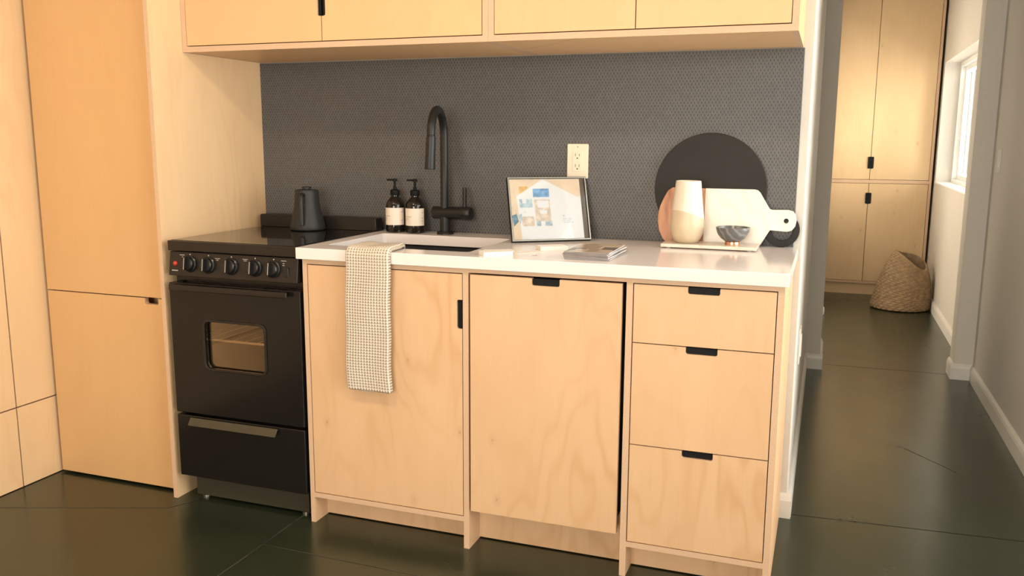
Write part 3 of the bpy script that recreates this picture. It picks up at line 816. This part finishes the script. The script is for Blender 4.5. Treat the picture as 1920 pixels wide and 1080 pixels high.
# printed sheet (multi-colour print plus painted glare on one sheet)
SXa, SXb, SZa, SZb = .007, .2545, up_+.0065, FH-.0065
MI = {'peach': 0, 'paper': 1, 'sheet_blue': 2, 'sheet_pale': 3, 'sheet_beige': 4, 'sheet_orange': 5, 'sheet_teal': 6, 'ink': 7}
b = B(); box(b, SXa, SXb, .0048, .0055, SZa, SZb, mi=0)
def uvp(u, v): return (SXa+(SXb-SXa)*u, SZb-(SZb-SZa)*v)
def patch(pts, key, lay):
    vs = [b.verts.new((uvp(u, v)[0], .0047-.00025*lay, uvp(u, v)[1])) for u, v in pts]; b.faces.new(vs).material_index = MI[key]
def rp(u0, u1, v0, v1, key, lay): patch([(u0, v1), (u1, v1), (u1, v0), (u0, v0)], key, lay)
rp(.13, .25, .12, .235, 'sheet_orange', .5)
rp(.055, .062, .12, .6, 'sheet_beige', .5)
patch([(.12, 1), (1, 1), (1, .29), (.95, .30), (.47, 0), (.085, .28)], 'paper', 1)  # white gable shape: glare painted onto the sheet
patch([(.0, .60), (.07, .57), (.09, .70), (.02, .78)], 'sheet_teal', 1.5)
patch([(.09, .60), (.20, .53), (.11, .74)], 'sheet_pale', 2)
rp(.12, .30, .33, .47, 'sheet_pale', 2); rp(.16, .22, .30, .40, 'paper', 2.5); rp(.14, .31, .56, .78, 'sheet_beige', 2)
rp(.14, .31, .56, .62, 'paper', 2.5)
rp(.32, .55, .16, .30, 'sheet_blue', 2); rp(.33, .55, .34, .70, 'sheet_beige', 2); rp(.37, .53, .36, .48, 'paper', 2.5); rp(.40, .50, .52, .58, 'paper', 2.5)
rp(.34, .56, .70, .78, 'sheet_pale', 2); rp(.40, .46, .70, .78, 'paper', 2.5)
rp(.72, .745, .60, .63, 'sheet_pale', 2)
for i, (u0, v) in enumerate(((.70, .66), (.70, .69), (.72, .72))):
    for k in range(8):
        if (k*7+i*3) % 4: rp(u0+k*.018, u0+k*.018+.012, v, v+.012, 'sheet_pale', 2)
fobj('print_and_glare_sheet', b, list(MI), fr)
b = box(B(), .0065, FW-.0065, .0025, .0040, up_+.0065, FH-.0065)
M['sheet_glass'] = glass_mat('frame_glass', (.97, .97, .97), 0); fobj('glazing', b, 'sheet_glass', fr)
b = B(); prism(b, circ(.2600, .118, .0018, 12), 'y', .0045, .006); fobj('rivet', b, 'black_pull', fr)
# rear easel leg, standing on the counter
b = B(); vs = []
top = Rl @ Vector((FW/2, FD, .15)); 
for w in (-.02, .02):
    vs.append([b.verts.new((FW/2+w, top.y+a, z)) for a, z in ((0, top.z), (.003, top.z), (.028, .0005), (.025, .0005))])
for i in range(4): b.faces.new((vs[0][i], vs[0][(i+1) % 4], vs[1][(i+1) % 4], vs[1][i]))
b.faces.new(vs[0]); b.faces.new(vs[1]); obj('easel_leg', b, 'black_matte', fr, local=True)

# ------------------------------------------------------------------ paper goods on the counter
def local_thing_mesh(name, bm, mats, loc, rz, label, cat, group=None, bevel=0):
    o = obj(name, bm, mats, None, local=True, bevel=bevel); o.location = loc; o.rotation_euler = (0, 0, rz); tag(o, label, cat, group); return o
def cardstack(cx, cy, rz, n, label):
    b = B()
    for i in range(n):
        t = .0118/n; dx, dy = random.uniform(-.0006, .0006), random.uniform(-.0006, .0006)
        box(b, -.0445+dx, .0445+dx, -.0255+dy, .0255+dy, i*t, (i+.93)*t)
    return local_thing_mesh('business_card_stack', b, 'card', (cx, cy, H), rz, label, 'cards')
cardstack(.631, .052, math.radians(38), 14, 'low stack of white business cards nearest the sink edge')
cardstack(.745, .240, math.radians(36), 14, 'low stack of white business cards in front of the framed flyer')
for cx, cy, rz, lab in ((.603, .152, .5, 'single white card lying flat behind the stack beside the sink'), (.700, .150, .75, 'single white card lying flat between the two card stacks')):
    b = box(B(), -.0445, .0445, -.0255, .0255, 0, .0006)
    local_thing_mesh('business_card', b, 'card', (cx, cy, H), rz, lab, 'card', 'loose white cards')
b = box(B(), -.008, .008, -.0012, .0012, 0, .0016); 
local_thing_mesh('shadow_mark_chip', b, 'ink', (.745, .075, H), .9, 'tiny dark clip put in for a small brown shadow mark beside the stack of brochures', 'chip')  # small brown mark among the card shadows, put in as a thin solid
M['bro_spine'] = simple('brochure_spine', (.22, .20, .205), .3, noise=.2, nscale=20)
def bro_cover():
    m, nt, b_ = new_mat('brochure_cover'); L = nt.links.new
    tc = N(nt, 'ShaderNodeTexCoord'); q = N(nt, 'ShaderNodeMapping'); q.inputs['Scale'].default_value = (22, 14, 1); L(tc.outputs['Object'], q.inputs['Vector'])
    v = N(nt, 'ShaderNodeTexVoronoi', distance='CHEBYCHEV', inp={'Scale': 1}); L(q.outputs[0], v.inputs['Vector'])
    sp = N(nt, 'ShaderNodeSeparateColor'); L(v.outputs['Color'], sp.inputs[0])
    L(ramp(nt, sp.outputs[0], [(0, (.10, .065, .05)), (.3, (.42, .33, .22)), (.55, (.66, .55, .42)), (.8, (.30, .19, .13)), (1, (.8, .66, .54))]), b_.inputs['Base Color'])
    b_.inputs['Roughness'].default_value = .22
    return m
M['bro_cover'] = bro_cover()
bx, by = .908, .150; bt = .0046
for i in range(5):
    rz = math.radians((2.0, -1.2, .6, -2.2, 1.0)[i]); dx, dy = (.0, .003, -.002, .002, 0)[i], (.0, -.002, .001, -.001, 0)[i]
    t = thing('brochure', 'topmost brochure of the stack with a brown interior photo on its cover' if i == 4 else 'glossy brochure with grey spine under the topmost one in the stack', 'brochure', (bx+dx, by+dy, H+i*bt), 'stacked glossy brochures on the counter', rot=(0, 0, rz))
    b = box(B(), -.064, .0625, -.113, .1095, .0006, bt-.0008); pg = obj('pages', b, 'paper', t, local=True)
    b = B(); box(b, -.065, .065, -.1145, .111, 0, .0006, mi=0); box(b, -.065, .065, -.1145, .111, bt-.0009, bt-.0001, mi=1); box(b, -.065, .065, -.1150, -.113, .0003, bt-.0004, mi=0)
    obj('cover', b, ['bro_spine', 'bro_cover'], t, local=True)

# ------------------------------------------------------------------ boards, tray, vase, bowl
def lean(bm, y, z, deg):
    Mx = Matrix.Translation((0, y, z)) @ Matrix.Rotation(-math.radians(deg), 4, 'X') @ Matrix.Translation((0, -y, -z))
    bmesh.ops.transform(bm, matrix=Mx, verts=bm.verts)
sb = thing('round_serving_board', 'large round black serving board with ring handle leaning on the backsplash', 'serving board', (1.178, .56, H))
b = B(); prism(b, circ(1.178, 1.0945, .1795, 96), 'y', .560, .570)
nk = [(1.328, 1.010), (1.350, .955), (1.385, .935), (1.372, .998)]
prism(b, nk, 'y', .5605, .5695)
lean(b, .56, H, 1.6); obj('board', b, 'slate', sb, bevel=.002)
b = B(); prism(b, circ(1.409, .9700, .0550, 56), 'y', .560, .570, holes=[circ(1.409, .9700, .0335, 40)])
lean(b, .56, H, 1.6); obj('ring_handle', b, 'slate', sb, bevel=.002)

mb = thing('cutting_board', 'white marble and brown wood paddle board leaning before the black board', 'cutting board', (1.2, .536, H))
yb0, yb1 = .534, .546
Z = lambda z: z-.003
wood = [(1.166, Z(.918)), (1.166, Z(1.101))]
arc = [(1.060, 1.102), (1.046, 1.092), (1.034, 1.070), (1.022, 1.040), (1.0165, 1.012), (1.0165, .990), (1.022, .960), (1.034, .935), (1.050, .918)]
b = B(); prism(b, wood+[(x, Z(z)) for x, z in arc], 'y', yb0, yb1); lean(b, yb0, H, 6)
w_ = obj('wood_end', b, 'acacia', mb, bevel=.002); w_['label'] = 'reddish brown wooden end'
out = [(1.1665, .918), (1.342, .918), (1.350, .930), (1.374, .973)]
out += [(1.425, .970), (1.440, .974), (1.450, .988), (1.453, 1.006), (1.450, 1.024), (1.442, 1.035), (1.428, 1.039)]
out += [(1.378, 1.038), (1.370, 1.041), (1.364, 1.050), (1.338, 1.092), (1.330, 1.099), (1.320, 1.101), (1.1665, 1.101)]
b = B(); prism(b, [(x, Z(z)) for x, z in out], 'y', yb0, yb1, holes=[circ(1.422, Z(1.004), .0075, 20)]); lean(b, yb0, H, 6)
m_ = obj('marble_slab', b, 'marble', mb, bevel=.0015); m_['label'] = 'white marble slab with paddle handle'

tr = thing('serving_tray', 'thin white marble tray under the vase and the grey bowl', 'tray', (1.198, .465, H))
b = B(); prism(b, rrect(1.052, 1.346, .408, .522, .003), 'z', H+.003, H+.0135); obj('slab', b, 'marble', tr, bevel=.0015)
for fx in (1.075, 1.323):
    for fy in (.425, .505):
        b = B(); lathe(b, [(.007, 0), (.007, .0032)], (fx, fy, H), 16); obj('foot', b, 'trim_white', tr)
vz = H+.0136
va = thing('vase', 'tall cream stoneware vase with a tan lower half on the white tray', 'vase', (1.124, .470, vz))
b = B(); lathe(b, [(.030, 0), (.036, .003), (.043, .012), (.050, .028), (.0535, .050), (.0535, .062), (.0515, .085), (.0475, .120), (.0430, .160), (.0398, .190), (.0388, .196), (.0372, .1965), (.0365, .190), (.040, .15), (.045, .11), (.045, .03), (.01, .012)], (1.124, .470, vz), 64)
obj('vessel', b, 'vase', va, smooth=True)
bo = thing('small_bowl', 'small grey marble bowl with copper foot on the white tray', 'bowl', (1.268, .462, vz))
b = B(); lathe(b, [(.016, .010), (.024, .012), (.036, .020), (.045, .031), (.0510, .046), (.0525, .055), (.0505, .0555), (.047, .046), (.038, .030), (.02, .022), (.002, .021)], (1.268, .462, vz), 48)
obj('bowl_body', b, 'grey_marble', bo, smooth=True)
b = B(); lathe(b, [(.023, 0), (.0235, .002), (.022, .010), (.016, .0125)], (1.268, .462, vz), 32); fo = obj('foot', b, 'copper', bo, smooth=True); fo['label'] = 'copper coloured foot'

# ------------------------------------------------------------------ hall closet
cl = thing('closet', 'tall built-in plywood closet with four doors at the end of the hallway', 'closet', (1.9, 5.35, 0))
CY = 5.35
b = pbox(1.50, 1.518, CY, 5.66, 0, 2.46); obj('side_panel', b, PM('ply_closet'), cl)
b = pbox(2.292, 2.312, CY, 5.66, 0, 2.46); obj('side_panel', b, PM('ply_closet'), cl)
obj('middle_shelf', pbox(1.518, 2.292, CY, 5.6, .918, .945), PM('ply_closet'), cl)
obj('bottom_shelf', pbox(1.518, 2.292, CY, 5.6, .094, .112), PM('ply_closet'), cl)
obj('toe_kick', pbox(1.518, 2.292, CY+.02, CY+.04, 0, .094), PM('ply_closet'), cl)
obj('back_panel', pbox(1.518, 2.292, 5.62, 5.64, .1, 2.45), PM('ply_closet'), cl)
def cdoor(x0, x1, z0, z1):
    return obj('door', pbox(x0, x1, CY, CY+.018, z0, z1), PM('ply_closet'), cl)
xm = 1.852
d_ = cdoor(1.521, xm-.002, .948, 2.45); d_2 = cdoor(xm+.002, 2.289, .948, 2.45)
d_3 = cdoor(1.521, xm-.002, .115, .915); d_4 = cdoor(xm+.002, 2.289, .115, .915)
for d__, z0, z1 in ((d_2, 1.035, 1.130), (d_4, .752, .840)):
    b = B(); prism(b, rrect(xm-.021, xm+.024, z0, z1, .008), 'y', CY-.006, CY+.001, holes=[rrect(xm-.006, xm+.010, z0+.03, z1-.03, .004)])
    box(b, xm-.020, xm+.023, CY-.002, CY+.0005, z0+.01, z1-.01)
    h_ = obj('handle', b, 'black_pull', d__, bevel=.0015); h_['label'] = 'black rectangular pull'

# ------------------------------------------------------------------ basket
def basket():
    rows = 24; per = 9; n = 260
    bm = B(); c0 = Vector((2.105, 4.80)); c1 = Vector((2.165, 4.80)); rings = []
    tot = rows*per
    def ring(t, inset=0, ridge=0):
        prof = 1-t
        rx = .112+(.205-.112)*(prof**.9) + .012*math.sin(PI*t) - inset
        ry = .125+(.190-.125)*(prof**.9) - inset
        if t < .08: k = math.sqrt(1-((.08-t)/.08)**2); rx *= .90+.10*k; ry *= .90+.10*k
        cx_ = c0.x+(c1.x-c0.x)*t; cy_ = c0.y
        out = []
        for k in range(n):
            a = 2*PI*k/n; wob = 1+.02*math.sin(3*a+t*4)*t
            rr = 1+ridge
            x = cx_+rx*wob*rr*math.cos(a); y = cy_+ry*wob*rr*math.sin(a)
            ztop = .385-.52*(x-2.165)+.20*(y-4.80)+.015*math.sin(2*a)
            z = .004+(ztop-.004)*t
            out.append((x, y, z))
        return out
    for j in range(tot+1):
        t = j/tot; ph = t*rows
        r_ = .045
        R_ = ring(t, 0, 0); base = ring(t, 0, 0); ro = []
        cx_ = c0.x+(c1.x-c0.x)*t
        for k, (x, y, z) in enumerate(base):
            row = math.floor(ph)
            sl = ph + .28*math.sin(2*PI*(k*28/n)+row*PI)
            s = 1+r_*(abs(math.sin(PI*sl))**.7)*(1+.25*math.sin(2*PI*(k*28/n)+row*PI))
            ro.append(bm.verts.new((min(cx_+(x-cx_)*s, RWF-.018), c0.y+(y-c0.y)*s, z)))
        rings.append(ro)
    inner = []
    for t in (1.0, .8, .5, .2, .05): inner.append([bm.verts.new(p) for p in ring(t, .012)])
    allr = rings+inner
    for a, c in zip(allr, allr[1:]):
        for k in range(n): bm.faces.new((a[k], a[(k+1) % n], c[(k+1) % n], c[k]))
    bm.faces.new(rings[0]); bm.faces.new(inner[-1])
    return bm
bk = obj('woven_basket', basket(), 'rope', loc=(2.105, 4.80, 0), smooth=True)
tag(bk, 'slouching woven seagrass basket on the floor before the hallway closet', 'basket')
for v in bk.data.polygons: v.use_smooth = True

# small white stopper on the floor past the wall end
b = B(); lathe(b, [(.018, 0), (.022, .006), (.024, .03), (.020, .055), (.010, .066), (.002, .068)], (1.548, 4.32, 0), 20)
tag(obj('door_stop', b, 'vinyl', loc=(1.548, 4.32, 0), smooth=True), 'small white door stop on the floor at the hallway opening', 'door stop')

# ------------------------------------------------------------------ added ceiling fill lamps, out of view
def ceil_fill(x, y, label):
    t = thing('added_ceiling_fill', label, 'added fill light', (x, y, CH), 'added unseen ceiling fill lights')
    b = B(); lathe(b, [(.13, 0), (.13, -.03), (.11, -.035)], (x, y, CH), 40); obj('added_fill_housing', b, 'trim_white', t, smooth=True)
    b = B(); lathe(b, [(.108, -.034), (.106, -.042), (.06, -.050), (.002, -.052)], (x, y, CH), 40); obj('added_diffuser', b, 'lamp', t, smooth=True)

# ------------------------------------------------------------------ lights
def area(name, loc, rot, sx, sy, power, col, spread=None):
    l = bpy.data.lights.new(name, 'AREA'); l.shape = 'RECTANGLE'; l.size = sx; l.size_y = sy; l.energy = power; l.color = col
    if spread: l.spread = spread
    o = bpy.data.objects.new(name, l); COL.objects.link(o); o.location = loc; o.rotation_euler = rot; return o
area('daylight_side_opening', (RW+.20, (ROY0+ROY1)/2, (ROZ0+ROZ1)/2), (0, math.radians(90), 0), ROZ1-ROZ0, ROY1-ROY0, 94, (1, .90, .78))
area('daylight_front_window', (1.0, BY-.16, 1.35), (math.radians(90), 0, 0), 2.0, 1.7, 132, (1, .88, .74))
area('daylight_hall_window', (RWF+.30, (WY0+WY1)/2, 1.45), (0, math.radians(90), 0), 1.0, 1.8, 85, (1, .92, .80))
area('daylight_side_room', (.25, 3.9, 1.2), (0, math.radians(-90), 0), 1.6, 1.6, 38, (1, .84, .64))
for lx, ly in ((.2, -1.3), (1.4, -1.3)):
    ceil_fill(lx, ly, 'added unseen ceiling fill light ' + ('nearer the tall cabinet' if lx < 1 else 'nearer the hallway'))
    o = area('added_ceiling_glow', (lx, ly, CH-.06), (0, 0, 0), .2, .2, 14, (1, .80, .56)); o.data.shape = 'DISK'  # fill from above, added to brighten the counter

w = bpy.data.worlds.new('sky'); S.world = w; w.use_nodes = True
bg = w.node_tree.nodes['Background']; bg.inputs[0].default_value = (1, .98, .94, 1); bg.inputs[1].default_value = 3.0

# ------------------------------------------------------------------ camera
cx, cy, cz, yaw, pitch, roll, f = 1.539, -2.3229, 1.2473, .3462, -.1684, .005, 1630.0
fw = Vector((-math.sin(yaw)*math.cos(pitch), math.cos(yaw)*math.cos(pitch), math.sin(pitch)))
r = Vector((math.cos(yaw), math.sin(yaw), 0)); u = r.cross(fw)
R_ = r*math.cos(roll)+u*math.sin(roll); U_ = u*math.cos(roll)-r*math.sin(roll)
cam = bpy.data.cameras.new('camera'); co = bpy.data.objects.new('camera', cam); COL.objects.link(co)
co.matrix_world = Matrix(((R_.x, U_.x, -fw.x, cx), (R_.y, U_.y, -fw.y, cy), (R_.z, U_.z, -fw.z, cz), (0, 0, 0, 1)))
cam.sensor_width = 36; cam.lens = f/1920*36; cam.clip_start = .05
S.camera = co
S.view_settings.view_transform = 'Standard'; S.view_settings.look = 'None'; S.view_settings.gamma = 1; S.view_settings.use_curve_mapping = False
S.view_settings.exposure = 0.0
